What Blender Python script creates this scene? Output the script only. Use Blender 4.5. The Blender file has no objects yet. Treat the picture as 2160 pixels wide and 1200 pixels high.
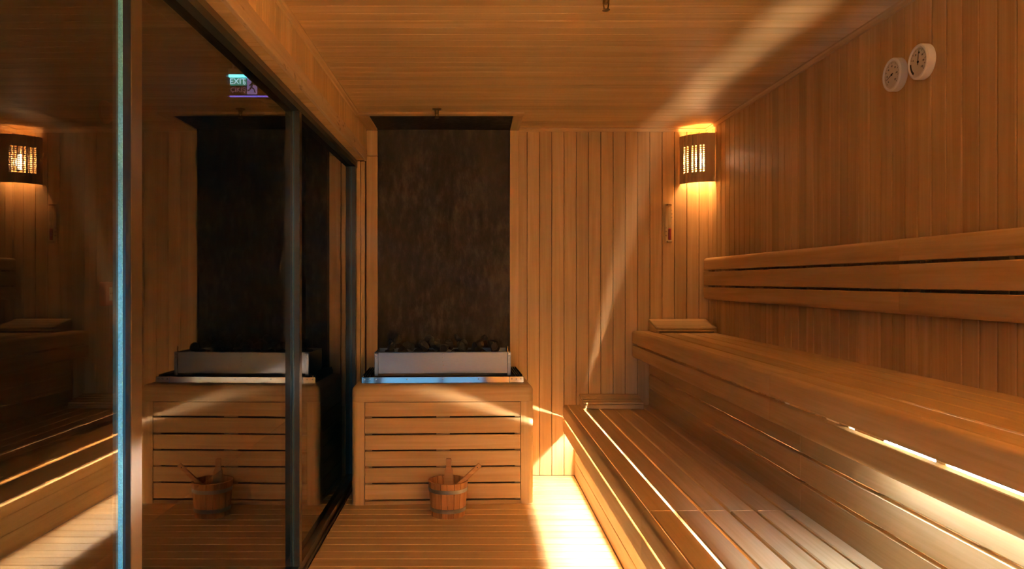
import bpy, bmesh, math, random
from mathutils import Vector, Matrix
random.seed(7)
SC = bpy.context.scene
COL = SC.collection
PI = math.pi

# ------------------------------------------------------------------ camera
CAMZ = 1.295
FPX = 1600.0
cam = bpy.data.cameras.new('camera')
cam.sensor_width = 36.0
cam.lens = 36.0 * FPX / 2160.0
cam.shift_x = (1080 - 995) / 2160.0
cam.shift_y = (593 - 600) / 2160.0
cam.clip_start = 0.02
co = bpy.data.objects.new('camera', cam)
COL.objects.link(co)
co.location = (0, 0, CAMZ)
co.rotation_euler = (PI / 2, 0, 0)
SC.camera = co

# ------------------------------------------------------------------ world, exposure
w = bpy.data.worlds.new('world')
SC.world = w
w.use_nodes = True
w.node_tree.nodes['Background'].inputs[0].default_value = (0.02, 0.03, 0.05, 1)
w.node_tree.nodes['Background'].inputs[1].default_value = 0.05
vs = SC.view_settings
vs.view_transform = 'Standard'
vs.look = 'None'
vs.exposure = 1.92
vs.gamma = 1.0
vs.use_curve_mapping = False

# blue-lit hall behind the sauna: its ceiling lamp
LED_LOW_COL = (1.0, 0.90, 0.76)      # warm white strip under the lower bench
LED_UP_COL = (0.66, 1.0, 1.6)       # cool white strip under the upper bench
LED_LOW = 310.0                     # the side of the tube that looks out
LED_LOW_DOWN = 95.0                 # its underside
LED_LOW_CAP = 95.0                  # what leaks through the cap on its back
LED_UP = 120.0
LED_UP_DOWN = 50.0
LED_UP_CAP = 38.0
BULB = 66.0
FILL_GLOBE = 4700.0                        # unseen lamp added behind the camera to lift the warm ambient
HALL_W = 32.0
la = bpy.data.lights.new('hall_ceiling_lamp', 'AREA')
la.shape = 'RECTANGLE'
la.size = 4.0
la.size_y = 1.6
la.energy = HALL_W
la.color = (0.28, 0.66, 1.0)
lo = bpy.data.objects.new('hall_ceiling_lamp', la)
COL.objects.link(lo)
lo.location = (-0.6, -4.1, 2.74)
# cyan spot added out of view, outside the glass door, to light the seal
ls = bpy.data.lights.new('added_seal_spot', 'SPOT')
ls.energy = 42.0
ls.color = (0.03, 0.62, 1.0)
ls.spot_size = math.radians(36)
ls.spot_blend = 0.6
ls.shadow_soft_size = 0.05
lso = bpy.data.objects.new('added_seal_spot', ls)
COL.objects.link(lso)
lso.location = (-1.25, -0.9, 0.8)
lso.rotation_euler = (Vector((-0.78, 1.68, 0.72)) - Vector(lso.location)).to_track_quat('-Z', 'Y').to_euler()

# ------------------------------------------------------------------ materials
MATS = {}


def nt(name):
    m = bpy.data.materials.new(name)
    m.use_nodes = True
    MATS[name] = m
    t = m.node_tree
    return m, t, t.nodes['Principled BSDF']


def wood(name, axis, light, dark, rough=0.5, var=0.16, knots=False):
    m, t, b = nt(name)
    N, L = t.nodes.new, t.links.new
    tc = N('ShaderNodeTexCoord')
    oi = N('ShaderNodeObjectInfo')
    mul = N('ShaderNodeMath'); mul.operation = 'MULTIPLY'; mul.inputs[1].default_value = 61.0
    L(oi.outputs['Random'], mul.inputs[0])
    add = N('ShaderNodeVectorMath'); add.operation = 'ADD'
    L(tc.outputs['Object'], add.inputs[0])
    L(mul.outputs[0], add.inputs[1])
    mp = N('ShaderNodeMapping')
    sc = [26.0, 26.0, 26.0]; sc['xyz'.index(axis)] = 1.1
    mp.inputs['Scale'].default_value = sc
    L(add.outputs[0], mp.inputs['Vector'])
    n1 = N('ShaderNodeTexNoise'); n1.inputs['Scale'].default_value = 1.0
    n1.inputs['Detail'].default_value = 5.0; n1.inputs['Distortion'].default_value = 0.9
    L(mp.outputs[0], n1.inputs['Vector'])
    mp2 = N('ShaderNodeMapping')
    sc2 = [150.0, 150.0, 150.0]; sc2['xyz'.index(axis)] = 3.0
    mp2.inputs['Scale'].default_value = sc2
    L(add.outputs[0], mp2.inputs['Vector'])
    n2 = N('ShaderNodeTexNoise'); n2.inputs['Scale'].default_value = 1.0
    n2.inputs['Detail'].default_value = 2.0
    L(mp2.outputs[0], n2.inputs['Vector'])
    mix = N('ShaderNodeMath'); mix.operation = 'MULTIPLY_ADD'
    mix.inputs[1].default_value = 0.35
    L(n2.outputs['Fac'], mix.inputs[0])
    L(n1.outputs['Fac'], mix.inputs[2])
    rp = N('ShaderNodeValToRGB')
    rp.color_ramp.elements[0].position = 0.42
    rp.color_ramp.elements[0].color = (*dark, 1)
    rp.color_ramp.elements[1].position = 0.86
    rp.color_ramp.elements[1].color = (*light, 1)
    L(mix.outputs[0], rp.inputs['Fac'])
    hs = N('ShaderNodeHueSaturation')
    mr = N('ShaderNodeMapRange')
    mr.inputs['To Min'].default_value = 1.0 - var
    mr.inputs['To Max'].default_value = 1.0 + var * 0.6
    L(oi.outputs['Random'], mr.inputs['Value'])
    L(mr.outputs[0], hs.inputs['Value'])
    L(rp.outputs['Color'], hs.inputs['Color'])
    colout = hs.outputs['Color']
    if knots:
        vt = N('ShaderNodeTexNoise'); vt.inputs['Scale'].default_value = 1.0
        mk = N('ShaderNodeMapping')
        sk = [34.0, 34.0, 34.0]; sk['xyz'.index(axis)] = 9.0
        mk.inputs['Scale'].default_value = sk
        L(add.outputs[0], mk.inputs['Vector'])
        L(mk.outputs[0], vt.inputs['Vector'])
        rk = N('ShaderNodeValToRGB')
        rk.color_ramp.elements[0].position = 0.64
        rk.color_ramp.elements[0].color = (1, 1, 1, 1)
        rk.color_ramp.elements[1].position = 0.74
        rk.color_ramp.elements[1].color = (0.35, 0.26, 0.2, 1)
        L(vt.outputs['Fac'], rk.inputs['Fac'])
        mx = N('ShaderNodeMixRGB'); mx.blend_type = 'MULTIPLY'; mx.inputs['Fac'].default_value = 0.8
        L(colout, mx.inputs[1]); L(rk.outputs['Color'], mx.inputs[2])
        colout = mx.outputs[0]
    L(colout, b.inputs['Base Color'])
    b.inputs['Roughness'].default_value = rough
    b.inputs['Specular IOR Level'].default_value = 0.28
    bp = N('ShaderNodeBump'); bp.inputs['Strength'].default_value = 0.06
    bp.inputs['Distance'].default_value = 0.002
    L(mix.outputs[0], bp.inputs['Height'])
    L(bp.outputs[0], b.inputs['Normal'])
    return m


ASP_L, ASP_D = (0.70, 0.470, 0.222), (0.57, 0.345, 0.126)
for ax in 'xyz':
    wood('aspen_' + ax, ax, ASP_L, ASP_D)
wood('beam_y', 'y', (0.74, 0.53, 0.32), (0.58, 0.38, 0.2), knots=True)
wood('pine_z', 'z', (0.62, 0.30, 0.10), (0.40, 0.15, 0.04), rough=0.5, var=0.22)
wood('pine_x', 'x', (0.66, 0.36, 0.14), (0.48, 0.22, 0.07), rough=0.5)


def plain(name, col, rough=0.5, metal=0.0, spec=0.5, noise=0.0, nscale=20.0, stretch=None, bump=0.0):
    m, t, b = nt(name)
    N, L = t.nodes.new, t.links.new
    b.inputs['Base Color'].default_value = (*col, 1)
    b.inputs['Roughness'].default_value = rough
    b.inputs['Metallic'].default_value = metal
    b.inputs['Specular IOR Level'].default_value = spec
    if noise or bump:
        tc = N('ShaderNodeTexCoord')
        mp = N('ShaderNodeMapping')
        mp.inputs['Scale'].default_value = stretch or (1, 1, 1)
        L(tc.outputs['Object'], mp.inputs['Vector'])
        n = N('ShaderNodeTexNoise'); n.inputs['Scale'].default_value = nscale
        n.inputs['Detail'].default_value = 6
        L(mp.outputs[0], n.inputs['Vector'])
        if noise:
            r = N('ShaderNodeValToRGB')
            r.color_ramp.elements[0].position = 0.3
            r.color_ramp.elements[1].position = 0.75
            r.color_ramp.elements[0].color = (*[c * (1 - noise) for c in col], 1)
            r.color_ramp.elements[1].color = (*[min(1, c * (1 + noise)) for c in col], 1)
            L(n.outputs['Fac'], r.inputs['Fac'])
            L(r.outputs['Color'], b.inputs['Base Color'])
        if bump:
            bp = N('ShaderNodeBump'); bp.inputs['Strength'].default_value = bump
            bp.inputs['Distance'].default_value = 0.003
            L(n.outputs['Fac'], bp.inputs['Height'])
            L(bp.outputs[0], b.inputs['Normal'])
    return m


def emit(name, col, s):
    m, t, b = nt(name)
    b.inputs['Base Color'].default_value = (*col, 1)
    b.inputs['Emission Color'].default_value = (*col, 1)
    b.inputs['Emission Strength'].default_value = s
    return m


GLASS_IOR = 1.72          # reflective sun-protection glass


def glass(name, tint):
    m, t, b = nt(name)
    N, L = t.nodes.new, t.links.new
    t.nodes.remove(b)
    out = t.nodes['Material Output']
    tr = N('ShaderNodeBsdfTransparent'); tr.inputs[0].default_value = (*tint, 1)
    gl = N('ShaderNodeBsdfGlossy'); gl.inputs['Roughness'].default_value = 0.0
    gl.inputs['Color'].default_value = (1, 1, 1, 1)
    geo = N('ShaderNodeNewGeometry')
    mr = N('ShaderNodeMapRange')           # the same Fresnel law on both faces of the sheet
    mr.inputs['To Min'].default_value = GLASS_IOR
    mr.inputs['To Max'].default_value = 1 / GLASS_IOR
    L(geo.outputs['Backfacing'], mr.inputs['Value'])
    fr = N('ShaderNodeFresnel')
    L(mr.outputs[0], fr.inputs['IOR'])
    mx = N('ShaderNodeMixShader')
    L(fr.outputs[0], mx.inputs[0]); L(tr.outputs[0], mx.inputs[1]); L(gl.outputs[0], mx.inputs[2])
    L(mx.outputs[0], out.inputs['Surface'])
    return m


glass('tinted_glass', (0.55, 0.52, 0.48))
glass('clear_glass', (0.93, 0.96, 0.96))


def stone_mat():
    m, t, b = nt('slate')
    N, L = t.nodes.new, t.links.new
    tc = N('ShaderNodeTexCoord')
    mp = N('ShaderNodeMapping'); mp.inputs['Scale'].default_value = (1.0, 1.0, 0.42)
    L(tc.outputs['Object'], mp.inputs['Vector'])
    n = N('ShaderNodeTexNoise'); n.inputs['Scale'].default_value = 26; n.inputs['Detail'].default_value = 8
    n.inputs['Roughness'].default_value = 0.65
    L(mp.outputs[0], n.inputs['Vector'])
    n2 = N('ShaderNodeTexNoise'); n2.inputs['Scale'].default_value = 4; n2.inputs['Detail'].default_value = 4
    L(mp.outputs[0], n2.inputs['Vector'])
    ad = N('ShaderNodeMath'); ad.operation = 'MULTIPLY_ADD'; ad.inputs[1].default_value = 0.6
    L(n2.outputs['Fac'], ad.inputs[0]); L(n.outputs['Fac'], ad.inputs[2])
    r = N('ShaderNodeValToRGB')
    e = r.color_ramp.elements
    e[0].position = 0.6; e[0].color = (0.014, 0.011, 0.010, 1)
    e[1].position = 1.05; e[1].color = (0.060, 0.048, 0.042, 1)
    x = e.new(0.8); x.color = (0.026, 0.020, 0.018, 1)
    L(ad.outputs[0], r.inputs['Fac'])
    L(r.outputs['Color'], b.inputs['Base Color'])
    b.inputs['Roughness'].default_value = 0.7
    b.inputs['Specular IOR Level'].default_value = 0.25
    bp = N('ShaderNodeBump'); bp.inputs['Strength'].default_value = 0.7; bp.inputs['Distance'].default_value = 0.004
    L(ad.outputs[0], bp.inputs['Height']); L(bp.outputs[0], b.inputs['Normal'])


stone_mat()
plain('bronze_frame', (0.16, 0.12, 0.09), 0.32, 0.85)
plain('black_gasket', (0.012, 0.012, 0.014), 0.45)
plain('seal_strip', (0.16, 0.50, 0.60), 0.5, 0.0, noise=0.25, nscale=260.0, bump=0.5)
plain('glass_edge', (0.02, 0.05, 0.07), 0.35, 0.0)
plain('chrome', (0.80, 0.81, 0.83), 0.06, 1.0)
plain('brushed_steel', (0.21, 0.215, 0.22), 0.34, 1.0, noise=0.06, nscale=40, stretch=(1, 1, 14))
plain('dark_steel', (0.035, 0.034, 0.034), 0.5, 0.7)
plain('screw_steel', (0.55, 0.55, 0.55), 0.25, 1.0)
plain('galvanised', (0.42, 0.40, 0.37), 0.4, 0.9, noise=0.15, nscale=30)
plain('rock', (0.034, 0.031, 0.030), 0.75, noise=0.4, nscale=30, bump=0.5)
plain('white_plastic', (0.82, 0.82, 0.86), 0.4)
plain('dial_white', (0.72, 0.68, 0.66), 0.5)
plain('ink', (0.02, 0.018, 0.018), 0.6)
plain('red_sand', (0.55, 0.02, 0.015), 0.6)
plain('red_plastic', (0.42, 0.016, 0.012), 0.35)
plain('grey_plastic', (0.55, 0.52, 0.48), 0.4)
plain('brass', (0.22, 0.14, 0.05), 0.3, 1.0)
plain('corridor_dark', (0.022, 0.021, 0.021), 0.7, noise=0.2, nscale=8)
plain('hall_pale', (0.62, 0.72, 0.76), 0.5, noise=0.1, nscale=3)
plain('subfloor', (0.16, 0.09, 0.04), 0.7, noise=0.2, nscale=12)
plain('carcass', (0.10, 0.055, 0.025), 0.7, noise=0.2, nscale=12)
plain('alu', (0.6, 0.6, 0.6), 0.35, 1.0)
emit('led_lower', LED_LOW_COL, LED_LOW)
emit('led_lower_down', LED_LOW_COL, LED_LOW_DOWN)
emit('led_upper_down', LED_UP_COL, LED_UP_DOWN)
emit('led_lower_cap', LED_LOW_COL, LED_LOW_CAP)
emit('led_upper', LED_UP_COL, LED_UP)
emit('led_upper_cap', LED_UP_COL, LED_UP_CAP)
emit('lamp_bulb', (1.0, 0.70, 0.38), BULB)
emit('fill_globe', (1.0, 0.76, 0.42), FILL_GLOBE)
emit('exit_led', (0.12, 0.75, 1.0), 3.0)
emit('exit_green', (0.005, 0.22, 0.17), 0.8)
emit('exit_letters', (0.45, 0.75, 1.0), 1.1)
emit('exit_letters_dim', (0.30, 0.16, 0.26), 0.35)
emit('exit_pictogram', (0.30, 0.24, 0.62), 0.5)
emit('exit_edge', (0.16, 0.14, 0.95), 1.0)

# ------------------------------------------------------------------ helpers


def finish(bm, name, mat, parent=None, loc=None, sharp=0.55):
    bm.normal_update()
    for f in bm.faces:
        f.smooth = True
    for e in bm.edges:
        if len(e.link_faces) == 2:
            e.smooth = e.calc_face_angle(0) < sharp
        else:
            e.smooth = False
    me = bpy.data.meshes.new(name)
    bm.to_mesh(me)
    bm.free()
    return link(name, me, mat, parent, loc)


def link(name, me, mat, parent=None, loc=None):
    if mat is not None and not me.materials:
        me.materials.append(MATS[mat])
    o = bpy.data.objects.new(name, me)
    COL.objects.link(o)
    if parent is not None:
        o.parent = parent
    if loc is not None:
        o.location = loc
    return o


def add_box(bm, x0, x1, y0, y1, z0, z1, bev=0.0, seg=1):
    v = [bm.verts.new(p) for p in ((x0, y0, z0), (x1, y0, z0), (x1, y1, z0), (x0, y1, z0),
                                   (x0, y0, z1), (x1, y0, z1), (x1, y1, z1), (x0, y1, z1))]
    fs = [bm.faces.new([v[i] for i in q]) for q in ((3, 2, 1, 0), (4, 5, 6, 7), (0, 1, 5, 4), (1, 2, 6, 5), (2, 3, 7, 6), (3, 0, 4, 7))]
    if bev:
        es = list({e for f in fs for e in f.edges})
        bmesh.ops.bevel(bm, geom=es, offset=bev, segments=seg, affect='EDGES', profile=0.5)


def box(name, mat, x0, x1, y0, y1, z0, z1, parent=None, bev=0.0, seg=1):
    """one box part; origin at its own centre so grain and random offsets are local"""
    cx, cy, cz = (x0 + x1) / 2, (y0 + y1) / 2, (z0 + z1) / 2
    bm = bmesh.new()
    add_box(bm, x0 - cx, x1 - cx, y0 - cy, y1 - cy, z0 - cz, z1 - cz, bev, seg)
    return finish(bm, name, mat, parent, (cx, cy, cz))


CACHE = {}


def plank(name, mat, x0, x1, y0, y1, z0, z1, parent, bev=0.003):
    """as box(), but alike pieces share their mesh"""
    key = (name, mat, round(x1 - x0, 4), round(y1 - y0, 4), round(z1 - z0, 4), bev)
    loc = ((x0 + x1) / 2, (y0 + y1) / 2, (z0 + z1) / 2)
    if key in CACHE:
        return link(name, CACHE[key], mat, parent, loc)
    o = box(name, mat, x0, x1, y0, y1, z0, z1, parent, bev)
    CACHE[key] = o.data
    return o


def prism_y(name, mat, prof, y0, y1, parent=None, cache=None):
    """profile of (x, z) points extruded along y; origin at the middle"""
    cx = sum(p[0] for p in prof) / len(prof); cz = sum(p[1] for p in prof) / len(prof)
    cy = (y0 + y1) / 2
    bm = bmesh.new()
    a = [bm.verts.new((x - cx, y0 - cy, z - cz)) for x, z in prof]
    b = [bm.verts.new((x - cx, y1 - cy, z - cz)) for x, z in prof]
    n = len(prof)
    bm.faces.new(a); bm.faces.new(b[::-1])
    for i in range(n):
        j = (i + 1) % n
        bm.faces.new((a[j], a[i], b[i], b[j]))
    bmesh.ops.recalc_face_normals(bm, faces=bm.faces[:])
    return finish(bm, name, mat, parent, (cx, cy, cz))


def rrect(x0, x1, z0, z1, r, corners, seg=6):
    """rectangle profile with chosen corners rounded: 'bl','br','tr','tl'"""
    pts = []
    for c, (cx, cz, a0) in (('bl', (x0, z0, PI)), ('br', (x1, z0, 1.5 * PI)), ('tr', (x1, z1, 0)), ('tl', (x0, z1, 0.5 * PI))):
        rr = r if c in corners else 0.002
        ox = cx + (rr if c[1] == 'l' else -rr)
        oz = cz + (rr if c[0] == 'b' else -rr)
        k = seg if c in corners else 1
        for i in range(k + 1):
            a = a0 + 0.5 * PI * i / k
            pts.append((ox + rr * math.cos(a), oz + rr * math.sin(a)))
    return pts


def lathe(bm, prof, n=24, M=None):
    """prof: (r, z); axis z; optionally transformed"""
    rings = []
    for r, z in prof:
        if r < 1e-6:
            p = Vector((0, 0, z)); rings.append([bm.verts.new(M @ p if M else p)])
        else:
            ring = []
            for i in range(n):
                a = 2 * PI * i / n
                p = Vector((r * math.cos(a), r * math.sin(a), z))
                ring.append(bm.verts.new(M @ p if M else p))
            rings.append(ring)
    for A, B in zip(rings, rings[1:]):
        for i in range(n):
            j = (i + 1) % n
            if len(A) == 1 and len(B) == 1:
                continue
            if len(A) == 1:
                bm.faces.new((A[0], B[j], B[i]))
            elif len(B) == 1:
                bm.faces.new((A[i], A[j], B[0]))
            else:
                bm.faces.new((A[i], A[j], B[j], B[i]))
    bmesh.ops.recalc_face_normals(bm, faces=bm.faces[:])


def tube(bm, p, q, r, n=10):
    p, q = Vector(p), Vector(q)
    d = (q - p)
    M = Matrix.Translation(p) @ d.to_track_quat('Z', 'Y').to_matrix().to_4x4()
    lathe(bm, [(0, 0), (r, 0), (r, d.length), (0, d.length)], n, M)


def tag(o, label=None, cat=None, group=None, kind=None):
    if label: o['label'] = label
    if cat: o['category'] = cat
    if group: o['group'] = group
    if kind: o['kind'] = kind
    return o


def empty(name, loc=(0, 0, 0), rz=0.0):
    o = bpy.data.objects.new(name, None)
    o.empty_display_size = 0.1
    COL.objects.link(o)
    o.location = loc
    o.rotation_euler = (0, 0, rz)
    return o


def text_mesh(name, body, size, mat, parent, loc, rot=(0, 0, 0), ext=0.0006):
    cu = bpy.data.curves.new(name + '_curve', 'FONT')
    cu.body = body; cu.size = size; cu.align_x = 'CENTER'; cu.align_y = 'CENTER'; cu.extrude = ext
    cu.resolution_u = 3
    tmp = bpy.data.objects.new(name + '_tmp', cu)
    COL.objects.link(tmp)
    dg = bpy.context.evaluated_depsgraph_get()
    me = bpy.data.meshes.new_from_object(tmp.evaluated_get(dg))
    bpy.data.objects.remove(tmp)
    me.materials.clear()
    o = link(name, me, mat, parent, loc)
    o.rotation_euler = rot
    return o


# ------------------------------------------------------------------ room dimensions
YB = 5.06           # face of the back wall
YR = -1.0           # rear wall (behind the camera)
XR = 1.576          # right wall face
XL = -0.70          # left wall face above the glass
XG = -0.79          # glass plane
CEIL = 2.313
XF = -0.739         # floor edge at the glass
XS = 0.685          # skirting of the lower bench

# ------------------------------------------------------------------ floor
fl = tag(box('floor', 'subfloor', -0.84, 1.66, YR - 0.06, YB + 0.06, -0.06, -0.021), kind='structure')
tag(fl, 'pale slatted wooden sauna floor', None)


def child_world(o, parent):
    """parts are placed in world coordinates; keep them there under a moved parent"""
    o.matrix_parent_inverse = parent.matrix_world.inverted()


def wplank(name, mat, x0, x1, y0, y1, z0, z1, parent, bev=0.003):
    o = plank(name, mat, x0, x1, y0, y1, z0, z1, None, bev)
    o.parent = parent
    o.location = o.location - parent.location
    return o


y = 0.0
k = 0
while True:
    y1 = 4.304 + 0.096 * 8 - 0.096 * k
    y0 = y1 - 0.0905
    k += 1
    if y1 > YB: 
        y1 = YB - 0.001
        if y1 - y0 < 0.02: continue
    if y0 < YR: break
    wplank('plank', 'aspen_x', XF, XS - 0.003, y0, y1, -0.021, 0.0, fl, 0.004)

# ------------------------------------------------------------------ ceiling
ce = tag(box('ceiling', 'carcass', -0.84, 1.66, YR - 0.06, YB + 0.06, CEIL + 0.014, CEIL + 0.06), kind='structure')
y = YB
while y > YR:
    wplank('plank', 'aspen_x', XL - 0.03, XR + 0.01, max(y - 0.0792, YR), y - 0.0004, CEIL, CEIL + 0.014, ce, 0.0025)
    y -= 0.0805
SX0, SX1, SYF = -0.626, 0.253, 4.61
hp = wplank('heat_panel', 'slate', SX0, SX1, SYF, YB, CEIL - 0.008, CEIL, ce, 0.001)
tag(hp, 'dark slate heat panel on the ceiling above the heater')
wplank('trim_board', 'aspen_x', XL + 0.002, SX1 + 0.065, SYF - 0.052, SYF, CEIL - 0.016, CEIL, ce, 0.002)
wplank('trim_board', 'aspen_y', SX1, SX1 + 0.06, SYF + 0.001, YB - 0.02, CEIL - 0.016, CEIL, ce, 0.002)
wplank('trim_board', 'aspen_y', XL + 0.002, SX0, SYF + 0.001, YB - 0.02, CEIL - 0.016, CEIL, ce, 0.002)

# ------------------------------------------------------------------ back wall
wb = tag(box('wall_back', 'carcass', -0.84, 1.66, YB + 0.014, YB + 0.07, -0.06, CEIL + 0.06), kind='structure')
x = 0.371 - 0.0819
while x < XR:
    x0 = max(x, 0.313)
    x1 = min(x + 0.0796, XR + 0.012)
    wplank('plank', 'aspen_z', x0, x1, YB, YB + 0.014, 0.0, CEIL, wb, 0.003)
    x += 0.0819
sp = wplank('stone_slab', 'slate', SX0 - 0.01, SX1 + 0.01, YB, YB + 0.014, 0.0, CEIL, wb, 0.001)
tag(sp, 'tall dark slate slab on the wall behind the heater')
wplank('trim_board', 'aspen_z', SX1, SX1 + 0.06, YB - 0.02, YB, 0.0, CEIL - 0.016, wb, 0.002)
wplank('trim_board', 'aspen_z', SX0 - 0.074, SX0, YB - 0.02, YB, 0.0, 2.125, wb, 0.002)
wplank('trim_board', 'aspen_z', SX0 - 0.074, SX0, YB - 0.02, YB, 2.128, CEIL - 0.016, wb, 0.002)
wplank('jamb_board', 'aspen_z', -0.735, -0.709, YB - 0.035, YB, 0.0, 2.09, wb, 0.003)
wplank('jamb_board', 'aspen_z', -0.765, -0.737, YB - 0.042, YB, 0.0, 2.09, wb, 0.003)

# ------------------------------------------------------------------ right wall
wr = tag(box('wall_right', 'carcass', XR + 0.014, XR + 0.08, YR - 0.06, YB + 0.07, -0.06, CEIL + 0.06), kind='structure')
y = 3.172 + 0.0812 * 24
while y > YR:
    y1 = min(y - 0.0042, YB)
    y0 = max(y - 0.0812, YR)
    y -= 0.0812
    if y1 - y0 < 0.01: continue
    wplank('plank', 'aspen_z', XR, XR + 0.014, y0, y1, 0.0, CEIL, wr, 0.003)

# ------------------------------------------------------------------ left wall above the glass
wl = tag(box('wall_left', 'carcass', -0.835, XL - 0.014, YR - 0.06, YB + 0.07, 2.105, CEIL + 0.06), kind='structure')
y = YB
while y > YR:
    y1, y0 = y - 0.0018, max(y - 0.0812, YR)
    if y == YB: y1 = YB - 0.021
    wplank('plank', 'aspen_z', XL - 0.014, XL, y0, y1, 2.165, CEIL, wl, 0.0025)
    y -= 0.0812
y = YB - 0.042
while y > YR:
    wplank('soffit_board', 'aspen_x', -0.765, XL - 0.014, max(y - 0.0812, YR), y - 0.0012, 2.093, 2.105, wl, 0.002)
    y -= 0.0812
hb = wplank('header_board', 'beam_y', XL - 0.014, XL + 0.004, YR, YB - 0.021, 2.091, 2.165, wl, 0.002)
tag(hb, 'knotty header board above the glass')

# ------------------------------------------------------------------ rear wall (behind the camera) with a glazed front
wrr = tag(box('wall_rear', 'carcass', 0.62, 1.66, YR - 0.07, YR - 0.014, -0.06, CEIL + 0.06), kind='structure')
x = 0.62
while x < XR:
    wplank('plank', 'aspen_z', x, min(x + 0.0814, XR), YR - 0.014, YR, 0, CEIL, wrr, 0.003)
    x += 0.0819
wplank('header_board', 'aspen_x', -0.84, 0.619, YR - 0.07, YR, 2.05, CEIL + 0.014, wrr, 0.003)

# cornice mouldings
t1 = tag(empty('trim_1'), kind='structure')


def cove(name, parent, axis, at, a0, a1, sx):
    """small stepped ceiling moulding"""
    s = 0.022
    if axis == 'y':
        prof = [(at, CEIL), (at + sx * s, CEIL), (at + sx * s, CEIL - 0.006), (at + sx * 0.014, CEIL - 0.011),
                (at + sx * 0.010, CEIL - s), (at, CEIL - s)]
        return prism_y(name, 'aspen_y', prof, a0, a1, parent)
    bm = bmesh.new()
    prof = [(at, CEIL), (at - s, CEIL), (at - s, CEIL - 0.006), (at - 0.014, CEIL - 0.011), (at - 0.010, CEIL - s), (at, CEIL - s)]
    A = [bm.verts.new((a0, p[0], p[1])) for p in prof]
    B = [bm.verts.new((a1, p[0], p[1])) for p in prof]
    bm.faces.new(A); bm.faces.new(B[::-1])
    for i in range(len(prof)):
        j = (i + 1) % len(prof)
        bm.faces.new((A[j], A[i], B[i], B[j]))
    bmesh.ops.recalc_face_normals(bm, faces=bm.faces[:])
    return finish(bm, name, 'aspen_x', parent)


cove('moulding', t1, 'y', XR, YR, YB, -1)
cove('moulding', t1, 'y', XL, YR, SYF - 0.053, 1)
cove('moulding', t1, 'x', YB, SX1 + 0.061, XR - 0.022, 1)

# ------------------------------------------------------------------ glass partition
t2 = tag(empty('trim_2'), 'bronze metal frame of the glass partition', kind='structure')
box('top_rail', 'bronze_frame', -0.83, -0.755, YR, YB - 0.043, 2.045, 2.093, t2, 0.002)
box('gasket', 'black_gasket', -0.785, -0.7535, 1.74, 4.93, 2.04, 2.066, t2)
box('bottom_rail', 'bronze_frame', -0.83, -0.757, YR, YB - 0.043, -0.021, 0.043, t2, 0.002)
box('floor_sill', 'bronze_frame', -0.757, -0.743, YR, YB - 0.043, -0.021, 0.006, t2, 0.004)
posts = [(1.682, 1.738), (3.328, 3.374), (4.93, 4.975), (0.15, 0.20), (-1.0, -0.95)]
for i, (a, b) in enumerate(posts):
    p = box('post', 'bronze_frame', -0.797, -0.755, a, b, 0.0435, 2.0445, t2, 0.0015)
    if i < 3:
        box('gasket', 'black_gasket', -0.7725, -0.7552, a - 0.003, a, 0.0435, 2.0445, t2)
        if i == 0:
            box('seal_strip', 'seal_strip', -0.787, -0.7725, a - 0.004, a, 0.0435, 2.0445, t2, 0.0008)
        else:
            box('seal_strip', 'glass_edge', -0.785, -0.7775, a - 0.004, a, 0.0435, 2.0445, t2, 0.0008)
            box('gasket', 'black_gasket', -0.7775, -0.7726, a - 0.003, a, 0.0435, 2.0445, t2)


def pane(name, y0, y1, label, mat='tinted_glass', th=0.008, xg=XG):
    o = box(name, mat, xg - th / 2, xg + th / 2, y0, y1, 0.044, 2.044)
    tag(o, label, kind='structure')
    return o


pane('window_1', 1.739, 3.3235, 'dark tinted glass pane mirroring the heater and bucket')
pane('window_2', 3.3745, 4.9255, 'narrow dark glass pane beside the heater')
pane('window_3', -0.949, 0.149, 'dark glass pane behind the camera')
d1 = tag(empty('door_1', (-0.778, 0.2, 0)), 'dark tinted glass door leaf at the left', kind='structure')
g = box('glass_leaf', 'tinted_glass', -0.004, 0.004, 0.002, 1.442, 0.046, 2.042, d1)
for z in (0.35, 1.75):
    box('hinge', 'chrome', -0.014, 0.014, 0.004, 0.07, z, z + 0.09, d1, 0.003)
d1.rotation_euler = (0, 0, -0.006)

# rear glazing
rw = tag(empty('window_4', (0, YR - 0.03, 0)), 'clear glass front behind the camera', kind='structure')
box('glass_pane', 'clear_glass', -0.75, 0.0, -0.004, 0.004, 0.045, 2.045, rw)
box('glass_pane', 'clear_glass', 0.05, 0.57, -0.004, 0.004, 0.045, 2.045, rw)
for a in (-0.80, 0.0, 0.57):
    box('mullion', 'bronze_frame', a, a + 0.05, -0.03, 0.03, 0.0, 2.05, rw, 0.002)
box('bottom_rail', 'bronze_frame', -0.75, 0.57, -0.03, 0.03, -0.02, 0.045, rw, 0.002)

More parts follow.
